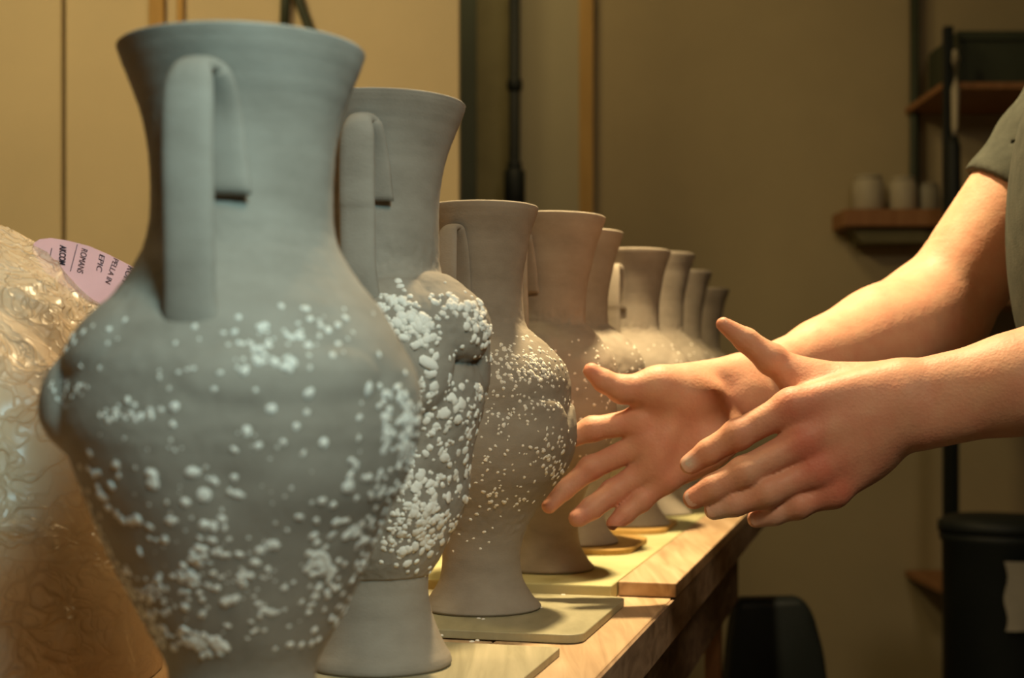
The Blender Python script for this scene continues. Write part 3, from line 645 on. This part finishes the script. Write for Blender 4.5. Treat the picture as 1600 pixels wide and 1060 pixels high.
crate('storage_crate', P(1506, 0, DR).x, P(1506, 0, DR).x+0.42, DR+0.04, DR+0.28, z1, 0.125, M_darkgreen, 'dark olive crate on the top shelf of the storage rack')
# paint roller style tool leaning at the post: pale grip above a black sleeve
br = empty('broom_handle', (P(1493, 0, DR-0.05).x, DR-0.05, FL), 'pole with a pale grip above a black shaft, in front of the rack post', 'broom')
def bz(y): return P(0, y, DR-0.05).z
X0 = P(1490, 0, DR-0.05).x; YB = DR-0.05
obj('shaft', tube_mesh('shaft', [(X0, YB, FL), (X0, YB, bz(420)), (X0, YB, bz(350)), (X0, YB, bz(230)), (X0, YB, bz(214))], [0.012, 0.012, 0.017, 0.0155, 0.010], 16, br.location), M_black, br)
obj('grip', tube_mesh('grip', [(X0+0.002, YB, bz(213.5)), (X0+0.002, YB, bz(200)), (X0+0.004, YB, bz(140)), (X0+0.005, YB, bz(95)), (X0+0.003, YB, bz(78))], [0.005, 0.007, 0.0095, 0.009, 0.005], 16, br.location), M_jar, br)
# black chair beyond the table
DCH = 2.15
ch = empty('office_chair', (P(1215, 0, DCH).x, DCH+0.2, FL), 'black padded office chair standing beyond the table edge', 'chair')
def zc(y, D=DCH): return P(0, y, D).z
cxx = P(1215, 0, DCH).x
bm = bmesh.new()
prof = [(-0.060, zc(938)), (0.040, zc(936)), (0.056, zc(960)), (0.072, zc(1020)), (0.082, zc(1100)), (0.075, zc(1160)), (-0.075, zc(1160)), (-0.082, zc(1100)), (-0.072, zc(1000)), (-0.066, zc(955))]
f = bm.faces.new([bm.verts.new(Vector((cxx+x*1.0, DCH, z))-ch.location) for x, z in prof]); r = bmesh.ops.extrude_face_region(bm, geom=[f])
for g in r['geom']:
    if isinstance(g, bmesh.types.BMVert): g.co.y += 0.05
bmesh.ops.recalc_face_normals(bm, faces=bm.faces)
bmesh.ops.bevel(bm, geom=list(bm.edges), offset=0.012, segments=3, affect='EDGES', profile=0.5)
obj('backrest', bm_mesh('backrest', bm, True), M_black, ch)
box('seat', (cxx, DCH+0.22, FL+0.44), (0.36, 0.34, 0.06), M_black, ch, bev=0.02)
obj('back_support', tube_mesh('back_support', [(cxx, DCH+0.052, zc(1120)), (cxx, DCH+0.06, FL+0.43), (cxx, DCH+0.12, FL+0.405)], 0.013, 10, ch.location), M_black, ch)
obj('column', tube_mesh('column', [(cxx, DCH+0.22, FL+0.41), (cxx, DCH+0.22, FL+0.08)], 0.022, 14, ch.location), M_black, ch)
for k in range(5):
    a = k*2*math.pi/5; e = Vector((cxx+0.24*math.cos(a), DCH+0.22+0.24*math.sin(a), FL+0.045))
    lg = obj('leg', tube_mesh('leg', [(cxx, DCH+0.22, FL+0.09), tuple(e+Vector((0, 0, 0.012)))], [0.02, 0.012], 10, ch.location), M_black, ch)
    obj('caster', tube_mesh('caster', [e-ch.location+Vector((-0.012, 0, -0.02)), e-ch.location+Vector((0.012, 0, -0.02))], 0.024, 14), M_black, lg)
# bin and bucket low on the right
DB = 2.55
bn = empty('waste_bin', (P(1592, 0, DB).x, DB+0.12, FL), 'tall black waste bin standing in front of the storage rack', 'bin')
zb = P(0, 815, DB).z
obj('body', lathe_mesh('body', [(0.085, 0), (0.09, 0.01), (0.098, zb-FL-0.05), (0.103, zb-FL-0.045), (0.103, zb-FL-0.03)], 40), M_black, bn)
obj('lid', lathe_mesh('lid', [(0.106, zb-FL-0.0295), (0.106, zb-FL-0.012), (0.09, zb-FL-0.002), (0.03, zb-FL)], 40), M_black, bn)

# ------------------------------------------------------------------ the potter (signed-distance body, meshed with surface nets)
def rcone(Pt, a, b, r1, r2):
    a = np.array(a); b = np.array(b); ba = b-a; l2 = float(ba@ba); rr = r1-r2
    pa = Pt-a; t = (pa@ba)
    a2 = l2-rr*rr
    if a2 <= 0: return np.linalg.norm(pa, axis=-1)-r1
    y = t; z = y-l2
    x2 = ((pa*l2-y[..., None]*ba)**2).sum(-1)
    y2 = y*y*l2; z2 = z*z*l2; k = math.copysign(1, rr)*rr*rr*x2
    il2 = 1/l2
    d = (np.sqrt(np.maximum(x2*a2*il2, 0))+y*rr)*il2-r1
    m1 = np.sign(z)*a2*z2 > k; m2 = np.sign(y)*a2*y2 < k
    d = np.where(m2, np.sqrt(x2+y2)*il2-r1, d)
    d = np.where(m1, np.sqrt(x2+z2)*il2-r2, d)
    return d
def ell(Pt, c, axes, rad):
    q = (Pt-np.array(c))@np.array(axes).T; rad = np.array(rad)
    k0 = np.sqrt(((q/rad)**2).sum(-1)); k1 = np.sqrt(((q/rad**2)**2).sum(-1))
    return k0*(k0-1)/np.maximum(k1, 1e-9)
class Field:
    def __init__(s, lo, hi, h):
        s.lo = np.array(lo); s.h = h; s.n = np.ceil((np.array(hi)-s.lo)/h).astype(int)+1
        s.F = np.full(s.n, 0.05, np.float32)
    def clone(s):
        g = Field.__new__(Field); g.lo, g.h, g.n = s.lo, s.h, s.n; g.F = np.full(s.n, 0.05, np.float32); return g
    def sub(s, lo, hi):
        i0 = np.clip(np.floor((np.array(lo)-s.lo)/s.h).astype(int), 0, s.n-1); i1 = np.clip(np.ceil((np.array(hi)-s.lo)/s.h).astype(int)+1, 1, s.n)
        sl = tuple(slice(a, max(b, a+1)) for a, b in zip(i0, i1))
        ax = [s.lo[d]+s.h*np.arange(sl[d].start, sl[d].stop) for d in range(3)]
        return sl, np.stack(np.meshgrid(*ax, indexing='ij'), -1)
    def add(s, fn, lo, hi, k=0.0, mode='u'):
        sl, Pt = s.sub(lo, hi); d = fn(Pt).astype(np.float32); f = s.F[sl]
        if mode == 'u':
            if k > 0:
                h = np.maximum(k-np.abs(d-f), 0)/k; s.F[sl] = np.minimum(d, f)-h*h*k*0.25
            else: s.F[sl] = np.minimum(d, f)
        else:
            d = -d
            if k > 0:
                h = np.maximum(k-np.abs(d-f), 0)/k; s.F[sl] = np.maximum(d, f)+h*h*k*0.25
            else: s.F[sl] = np.maximum(d, f)
    def cone(s, a, b, r1, r2, k=0.0, mode='u'):
        a = np.array(a); b = np.array(b); m = max(r1, r2)+max(k, 0.004)+0.012
        s.add(lambda Pt: rcone(Pt, a, b, r1, r2), np.minimum(a, b)-m, np.maximum(a, b)+m, k, mode)
    def ellipsoid(s, c, axes, rad, k=0.0, mode='u'):
        m = max(rad)+max(k, 0.004)+0.012
        s.add(lambda Pt: ell(Pt, c, axes, rad), np.array(c)-m, np.array(c)+m, k, mode)
    def merge(s, g, k):
        if k > 0:
            h = np.maximum(k-np.abs(g-s.F), 0)/k; return np.minimum(g, s.F)-h*h*k*0.25
        return np.minimum(g, s.F)
def surface_nets(Fd):
    F_, lo, h = Fd.F, Fd.lo, Fd.h; s = F_ < 0
    c = np.zeros(tuple(np.array(s.shape)-1), np.int8)
    sh = [(a, b, d) for a in (0, 1) for b in (0, 1) for d in (0, 1)]
    def cut(A, o): return A[o[0]:A.shape[0]-1+o[0], o[1]:A.shape[1]-1+o[1], o[2]:A.shape[2]-1+o[2]]
    for o in sh: c += cut(s, o)
    act = np.argwhere((c > 0) & (c < 8)); idx = np.full(c.shape, -1, np.int32); idx[tuple(act.T)] = np.arange(len(act))
    vals = np.stack([F_[tuple((act+np.array(o)).T)] for o in sh], 1)
    acc = np.zeros((len(act), 3)); cnt = np.zeros(len(act))
    for i in range(8):
        for j in range(i+1, 8):
            a, b = np.array(sh[i]), np.array(sh[j])
            if abs(a-b).sum() != 1: continue
            va, vb = vals[:, i], vals[:, j]; m = (va < 0) != (vb < 0)
            t = np.where(m, va/np.where(m, va-vb, 1), 0)
            acc += np.where(m[:, None], a+t[:, None]*(b-a), 0); cnt += m
    V = lo+(act+acc/cnt[:, None])*h
    Qs = []
    for d in range(3):
        e = [slice(None)]*3; e2 = [slice(None)]*3; e[d] = slice(0, -1); e2[d] = slice(1, None)
        a = s[tuple(e)]; b = s[tuple(e2)]; g = np.argwhere(a != b)
        u, v = (d+1) % 3, (d+2) % 3
        ok = (g[:, u] > 0) & (g[:, v] > 0) & (g[:, u] < s.shape[u]-1) & (g[:, v] < s.shape[v]-1); g = g[ok]
        flip = a[tuple(g.T)]
        du = np.zeros(3, int); dv = np.zeros(3, int); du[u] = 1; dv[v] = 1
        q = np.stack([idx[tuple((g-du-dv).T)], idx[tuple((g-dv).T)], idx[tuple(g.T)], idx[tuple((g-du).T)]], 1)
        q = np.where(flip[:, None], q, q[:, ::-1]); Qs.append(q)
    Q = np.vstack(Qs); Q = Q[(Q >= 0).all(1)]
    return V, Q
pos = lambda x, y, D: np.array(P(x, y, D))

def arm(spec, lo, hi, h):
    Fp = Field(lo, hi, h); mm = 0.001
    W = spec['wrist']; palm = Fp
    # forearm: two blended bones, upper arm
    e, wv, shd = spec['elbow'], W, spec['shoulder']; sd = spec['side']          # side: unit vector across the wrist
    fw = 0.0195*spec.get('thick', 1.0)
    palm.cone(e, wv+sd*0.013, 0.036, fw, 0.02); palm.cone(e, wv-sd*0.013, 0.036, fw, 0.02)
    mid = e*0.68+wv*0.32; ft = spec.get('thick', 1.0)
    palm.cone(e+(mid-e)*0.25, mid, 0.044*ft, 0.038*ft, 0.03); palm.cone(mid, e*0.35+wv*0.65, 0.037*ft, 0.030*ft, 0.02)
    palm.cone(e, shd, 0.041, 0.046, 0.03); 
    bi = e*0.52+shd*0.48; palm.cone(e*0.75+shd*0.25, bi, 0.043, 0.047, 0.02)
    # palm
    for q in spec['mc']:
        palm.cone(q[0], q[1], q[2], q[3], 0.012)
    for q in spec.get('pads', []):
        palm.ellipsoid(q[0], q[1], q[2], q[3])
    res = palm.F.copy()
    for fg in spec['fingers']:
        G = palm.clone()
        js, rs = fg['j'], fg['r']
        for i in range(len(js)-1): G.cone(js[i], js[i+1], rs[i], rs[i+1], 0.003)
        for (c, r) in fg.get('bumps', []): G.ellipsoid(c, np.eye(3), (r, r, r), 0.006)
        res = np.minimum(res, palm.merge(G.F, fg.get('k', 0.008)))
    palm.F = res
    for q in spec.get('creases', []): palm.cone(q[0], q[1], q[2], q[3], 0.003, 's')
    return surface_nets(palm)

def fing(pts, rs, dors, k=0.008):
    j = [pos(*p) for p in pts]; r = [x*0.001 for x in rs]
    b = [(j[1]+dors*r[1]*0.16, r[1]*0.92)]
    return dict(j=j, r=r, bumps=b, k=k)
d_far = np.array((0.1, 0.97, 0.2)); d_near = np.array((-0.05, -0.97, 0.2))
# right hand: palm turned to the lens, fingers reaching between the vases
DH = 1.14
far = dict(wrist=pos(1182, 600, 1.195), elbow=pos(1462, 492, 1.335), shoulder=pos(1735, 120, 1.31), side=np.array((0.45, 0.0, 0.89)))
far['mc'] = [(pos(1160, 585, 1.19), pos(1000, 660, DH), 0.015, 0.0125), (pos(1165, 600, 1.19), pos(1008, 692, DH), 0.0165, 0.0125), (pos(1168, 620, 1.19), pos(1022, 722, DH), 0.0165, 0.012), (pos(1165, 635, 1.19), pos(1040, 748, DH-0.003), 0.016, 0.0115),
             (pos(1150, 588, 1.18), pos(1030, 604, 1.135), 0.017, 0.0155), (pos(1178, 628, 1.182), pos(1090, 690, 1.150), 0.019, 0.018), (pos(1160, 615, 1.172), pos(1075, 660, 1.146), 0.016, 0.014)]
ax = np.array(((-0.94, 0, -0.33), (0, 1, 0), (-0.33, 0, 0.94)))
far['pads'] = [(pos(1062, 622, 1.142), np.array(((-0.96, 0, -0.1), (0, 1, 0), (-0.1, 0, 0.96))), (0.034, 0.019, 0.019), 0.012), (pos(1098, 700, 1.150), np.array(((-0.85, 0, -0.5), (0, 1, 0), (-0.5, 0, 0.85))), (0.038, 0.019, 0.020), 0.012),
               (pos(1028, 705, 1.136), np.array(((-0.45, 0, -0.9), (0, 1, 0), (-0.9, 0, 0.45))), (0.030, 0.013, 0.012), 0.010)]
far['fingers'] = [fing([(1000, 658, DH), (925, 671, DH), (882, 688, DH+.004), (856, 700, DH+.008)], (10.8, 9.4, 8.2, 6.6), d_far, 0.006),
                  fing([(1008, 692, DH), (923, 732, DH), (882, 766, DH-.004), (858, 791, DH-.008)], (10.8, 9.2, 7.8, 6.2), d_far, 0.006),
                  fing([(1025, 722, DH), (958, 770, DH-.006), (925, 794, DH-.014), (903, 810, DH-.020)], (10.8, 9.8, 9.0, 7.6), d_far, 0.006),
                  fing([(1043, 748, DH), (1000, 783, DH-.006), (976, 804, DH-.012), (960, 819, DH-.016)], (9.8, 8.6, 7.8, 6.6), d_far, 0.006),
                  fing([(1030, 604, 1.135), (972, 609, 1.128), (944, 596, 1.126), (924, 580, 1.125)], (14.0, 10.6, 9.0, 6.6), d_far, 0.010)]
far['creases'] = [(pos(1070, 648, 1.113), pos(985, 645, 1.118), 0.0015, 0.0015), (pos(1075, 700, 1.122), pos(990, 672, 1.118), 0.0012, 0.0012)]
# left hand: back of the hand to the lens
DG = 1.052
near = dict(thick=1.12, wrist=pos(1440, 632, 1.06), elbow=pos(1890, 535, 1.03), shoulder=pos(2130, 60, 0.95), side=np.array((0.12, 0.1, 0.99)))
near['mc'] = [(pos(1400, 598, 1.06), pos(1238, 636, 1.055), 0.0165, 0.0135), (pos(1405, 622, 1.055), pos(1252, 690, DG), 0.0175, 0.0135), (pos(1410, 645, 1.055), pos(1276, 735, DG), 0.0175, 0.013), (pos(1410, 660, 1.06), pos(1302, 768, DG+0.004), 0.0165, 0.012),
              (pos(1400, 600, 1.075), pos(1262, 596, 1.085), 0.017, 0.0145)]
near['pads'] = [(pos(1300, 620, 1.080), np.array(((-0.95, 0, 0.2), (0, 1, 0), (0.2, 0, 0.95))), (0.036, 0.016, 0.018), 0.012), (pos(1340, 720, 1.068), np.array(((-0.9, 0, -0.4), (0, 1, 0), (-0.4, 0, 0.9))), (0.036, 0.015, 0.020), 0.012)]
near['fingers'] = [fing([(1238, 635, 1.055), (1152, 680, 1.056), (1108, 706, 1.060), (1078, 726, 1.064)], (12.2, 11.0, 9.6, 7.8), d_near),
                   fing([(1252, 692, DG), (1162, 739, 1.046), (1114, 763, 1.048), (1084, 779, 1.052)], (12.4, 11.4, 10.0, 8.2), d_near),
                   fing([(1276, 735, DG), (1196, 770, 1.046), (1148, 787, 1.048), (1116, 797, 1.052)], (12.0, 11.0, 9.6, 7.6), d_near),
                   fing([(1302, 768, DG+.004), (1246, 790, 1.052), (1210, 803, 1.054), (1182, 811, 1.057)], (10.6, 9.6, 8.6, 7.0), d_near),
                   fing([(1262, 596, 1.085), (1206, 563, 1.085), (1166, 532, 1.083), (1130, 507, 1.080)], (14.0, 11.4, 9.2, 5.6), np.array((-.2, -.7, .6)), 0.012)]
Va, Qa = arm(far, pos(835, 830, 1.09)*[1, 0, 1]+[0, 1.085, 0], (0.60, 1.40, 0.46), 0.0017)
Vb, Qb = arm(near, (0.125, 0.925, 0.055), (0.66, 1.125, 0.46), 0.0017)
# torso, neck, head, legs under the clothes (coarse)
sh_f, sh_n = far['shoulder'], near['shoulder']
mid = (sh_f+sh_n)/2; I3 = np.eye(3)
PX = mid[0]-0.028; PY = mid[1]
Ft = Field((PX-0.25, PY-0.30, FL+0.01), (PX+0.25, PY+0.30, mid[2]+0.40), 0.008)
Ft.cone(sh_f, (PX, PY+0.05, mid[2]+0.02), 0.044, 0.052, 0.02); Ft.cone(sh_n, (PX, PY-0.05, mid[2]+0.02), 0.044, 0.052, 0.02)
Ft.ellipsoid((PX, PY, mid[2]-0.13), I3, (0.112, 0.145, 0.21), 0.05); Ft.ellipsoid((PX+0.08, PY, mid[2]-0.45), I3, (0.11, 0.150, 0.19), 0.06)
Ft.cone((PX, PY, mid[2]+0.02), (PX-0.03, PY, mid[2]+0.13), 0.06, 0.055, 0.03)
hc = np.array((PX-0.05, PY, mid[2]+0.235))
Ft.ellipsoid(hc, I3, (0.098, 0.076, 0.115), 0.02); Ft.ellipsoid(hc+[-0.035, 0, -0.07], I3, (0.055, 0.052, 0.05), 0.03)
Ft.cone(hc+[-0.092, 0, 0.005], hc+[-0.112, 0, -0.03], 0.010, 0.014, 0.012)
for s_ in (-1, 1):
    Ft.ellipsoid(hc+[0.0, s_*0.077, -0.01], I3, (0.018, 0.008, 0.03), 0.006)
    Ft.ellipsoid(hc+[-0.092, s_*0.032, 0.012], I3, (0.012, 0.016, 0.010), 0.006, 's')
Ft.ellipsoid(hc+[-0.088, 0, -0.068], I3, (0.010, 0.026, 0.004), 0.004, 's')
for s_ in (-1, 1):
    Ft.cone((PX+0.09, PY+s_*0.09, mid[2]-0.52), (PX+0.02, PY+s_*0.10, FL+0.46), 0.085, 0.058, 0.03); Ft.cone((PX+0.02, PY+s_*0.10, FL+0.46), (PX+0.05, PY+s_*0.10, FL+0.09), 0.058, 0.040, 0.02)
    Ft.cone((PX+0.05, PY+s_*0.10, FL+0.06), (PX-0.13, PY+s_*0.11, FL+0.045), 0.042, 0.032, 0.02)
Vt, Qt = surface_nets(Ft)
VV = np.vstack([Va, Vb, Vt]); QQ = np.vstack([Qa, Qb+len(Va), Qt+len(Va)+len(Vb)])
pr0 = Vector((PX, PY, FL)); person = empty('person', pr0, 'person in a dark olive t-shirt reaching both bare hands towards the vases', 'person')
me = mesh_np('body', VV-np.array(pr0), QQ); body = obj('body', me, M_skin, person)
fl = np.full(len(VV), 0.24); sl = np.zeros(len(VV))
def soft(c, r): return np.exp(-((VV-c)**2).sum(1)/(r*r))
for fg in far['fingers']+near['fingers']:
    fl += 0.36*soft(fg['j'][3], 0.013)+0.22*soft(fg['j'][1], 0.012)
for fg in near['fingers'][:4]: fl += 0.5*soft(fg['j'][0]+np.array((0, -0.012, 0)), 0.016)
fl += 0.20*soft(pos(1320, 680, 1.04), 0.07)+0.18*soft(pos(1020, 690, 1.13), 0.06)
sl += 0.95*soft(near['fingers'][0]['j'][3]+np.array((-0.002, -0.007, 0.001)), 0.006)+0.9*soft(near['fingers'][2]['j'][3]+np.array((0.006, 0, -0.006)), 0.014)+0.7*soft(near['fingers'][3]['j'][3]+np.array((0.01, 0, -0.002)), 0.013)
a1 = me.attributes.new('flush', 'FLOAT', 'POINT'); a1.data.foreach_set('value', np.clip(fl, 0, 1).astype(np.float32))
a2 = me.attributes.new('slip', 'FLOAT', 'POINT'); a2.data.foreach_set('value', np.clip(sl, 0, 1).astype(np.float32))
# fingernails
def nail(fg, dors, sc=1.0):
    a, b = fg['j'][2], fg['j'][3]; t = (b-a)/np.linalg.norm(b-a); n = dors-t*(dors@t); n /= np.linalg.norm(n); s = np.cross(n, t)
    r = fg['r'][3]; V = []; Q = []; nu, nv = 9, 7
    for layer, inset in ((0, 0.0), (1, -0.0011)):
        for i in range(nu):
            for j in range(nv):
                u = i/(nu-1)*2-1; v_ = j/(nv-1)*2-1
                x = u*r*0.95*sc; wd = r*0.78*math.sqrt(max(0.05, 1-(max(0, abs(u)-0.45)/0.62)**2))
                ang = v_*wd/r*1.0
                base = b+t*(x*0.85-r*0.22)
                V.append(base+n*(math.cos(ang)*(r*1.02-max(0, u)*r*0.10)+inset)+s*math.sin(ang)*r*1.02)
    for layer in (0, 1):
        o = layer*nu*nv
        for i in range(nu-1):
            for j in range(nv-1):
                q = [o+i*nv+j, o+i*nv+j+1, o+(i+1)*nv+j+1, o+(i+1)*nv+j]; Q.append(q if layer == 0 else q[::-1])
    obj('fingernail', mesh_np('fingernail', np.array(V)-np.array(pr0), np.array(Q)), M_nail, person)
for fg in near['fingers'][:4]: nail(fg, d_near)
nail(near['fingers'][4], np.array((-.3, -.35, .85)), 0.75)
for fg in far['fingers']: nail(fg, d_far)
# clothes
def sleeve(Fd, e, shd, frac, r1, r2):
    hem = e+(shd-e)*frac; d = (shd-e)/np.linalg.norm(shd-e)
    lo = np.minimum(hem, shd)-0.09; hi = np.maximum(hem, shd)+0.09
    def fn(Pt):
        c = rcone(Pt, hem-d*0.03, shd, r1, r2); q = (Pt-hem)@d; wob = 0.0012*np.sin(Pt[..., 2]*110+Pt[..., 0]*60)
        c = c+wob; inn = rcone(Pt, hem-d*0.05, hem+d*0.05, r1-0.007, r1-0.007)
        return np.maximum(np.maximum(c, -q), -inn)
    Fd.add(fn, lo, hi, 0.02)
Fs = Field((PX-0.21, PY-0.33, mid[2]-0.64), (PX+0.26, PY+0.34, mid[2]+0.12), 0.0045)
Fs.ellipsoid((PX, PY, mid[2]-0.13), I3, (0.128, 0.165, 0.225), 0.05); Fs.ellipsoid((PX+0.08, PY, mid[2]-0.45), I3, (0.135, 0.175, 0.21), 0.08)
Fs.cone(sh_f, (PX, PY+0.05, mid[2]+0.035), 0.058, 0.064, 0.03); Fs.cone(sh_n, (PX, PY-0.05, mid[2]+0.035), 0.058, 0.064, 0.03)
sleeve(Fs, far['elbow'], sh_f, 0.475, 0.056, 0.059); sleeve(Fs, near['elbow'], sh_n, 0.475, 0.057, 0.059)
a_, b_ = surface_nets(Fs); obj('t_shirt', mesh_np('t_shirt', a_-np.array(pr0), b_), M_shirt, person)
Fq = Field((PX-0.2, PY-0.26, FL+0.04), (PX+0.24, PY+0.26, mid[2]-0.40), 0.008)
Fq.ellipsoid((PX+0.085, PY, mid[2]-0.55), I3, (0.132, 0.172, 0.13), 0.03)
for s_ in (-1, 1):
    Fq.cone((PX+0.09, PY+s_*0.09, mid[2]-0.54), (PX+0.02, PY+s_*0.10, FL+0.46), 0.098, 0.072, 0.03); Fq.cone((PX+0.02, PY+s_*0.10, FL+0.46), (PX+0.05, PY+s_*0.10, FL+0.10), 0.072, 0.058, 0.02)
a_, b_ = surface_nets(Fq); obj('trousers', mesh_np('trousers', a_-np.array(pr0), b_), M_pants, person)
for s_ in (-1, 1):
    Fo = Field((PX-0.22, PY+s_*0.10-0.09, FL+0.0005), (PX+0.14, PY+s_*0.10+0.09, FL+0.16), 0.006)
    Fo.cone((PX+0.05, PY+s_*0.10, FL+0.062), (PX-0.13, PY+s_*0.11, FL+0.050), 0.058, 0.045, 0.02); Fo.F = np.maximum(Fo.F, (FL+0.006-(Fo.lo[2]+Fo.h*np.arange(Fo.n[2])))[None, None].astype(np.float32))
    a_, b_ = surface_nets(Fo); obj('shoe', mesh_np('shoe', a_-np.array(pr0), b_), M_black, person)
Fh = Field(hc-0.16, hc+0.17, 0.006)
Fh.ellipsoid(hc+[0.02, 0, 0.03], I3, (0.105, 0.088, 0.105), 0.01); Fh.ellipsoid(hc+[-0.10, 0, -0.035], I3, (0.085, 0.12, 0.085), 0.01, 's')
a_, b_ = surface_nets(Fh); obj('hair', mesh_np('hair', a_-np.array(pr0), b_), M_hair, person)

zr = P(0, 935, DB).z
bm = bmesh.new(); grid = {}
cxb, cyb = P(1592, 0, DB).x, DB+0.12
for lay, rad in ((0, 0.1085), (1, 0.1055)):
    for i in range(9):
        for j in range(11):
            a = math.radians(-100+i*9+2*math.sin(j)); z = zr-0.062+j*0.0125
            rr_ = rad+0.0025*math.sin(i*1.7+j*0.4)
            grid[lay, i, j] = bm.verts.new((cxb+rr_*math.cos(a), cyb+rr_*math.sin(a), z))
for lay in (0, 1):
    for i in range(8):
        for j in range(10): bm.faces.new((grid[lay, i, j], grid[lay, i+1, j], grid[lay, i+1, j+1], grid[lay, i, j+1]))
for v in bm.verts: v.co -= Vector((cxb, cyb-0.1, zr-0.062))
rg_ = obj('grey_rag', bm_mesh('grey_rag', bm, True), M_grey); rg_.location = (cxb, cyb-0.1, zr-0.062)
tag(rg_, 'grey cloth rag hanging against the tall black bin', 'rag')
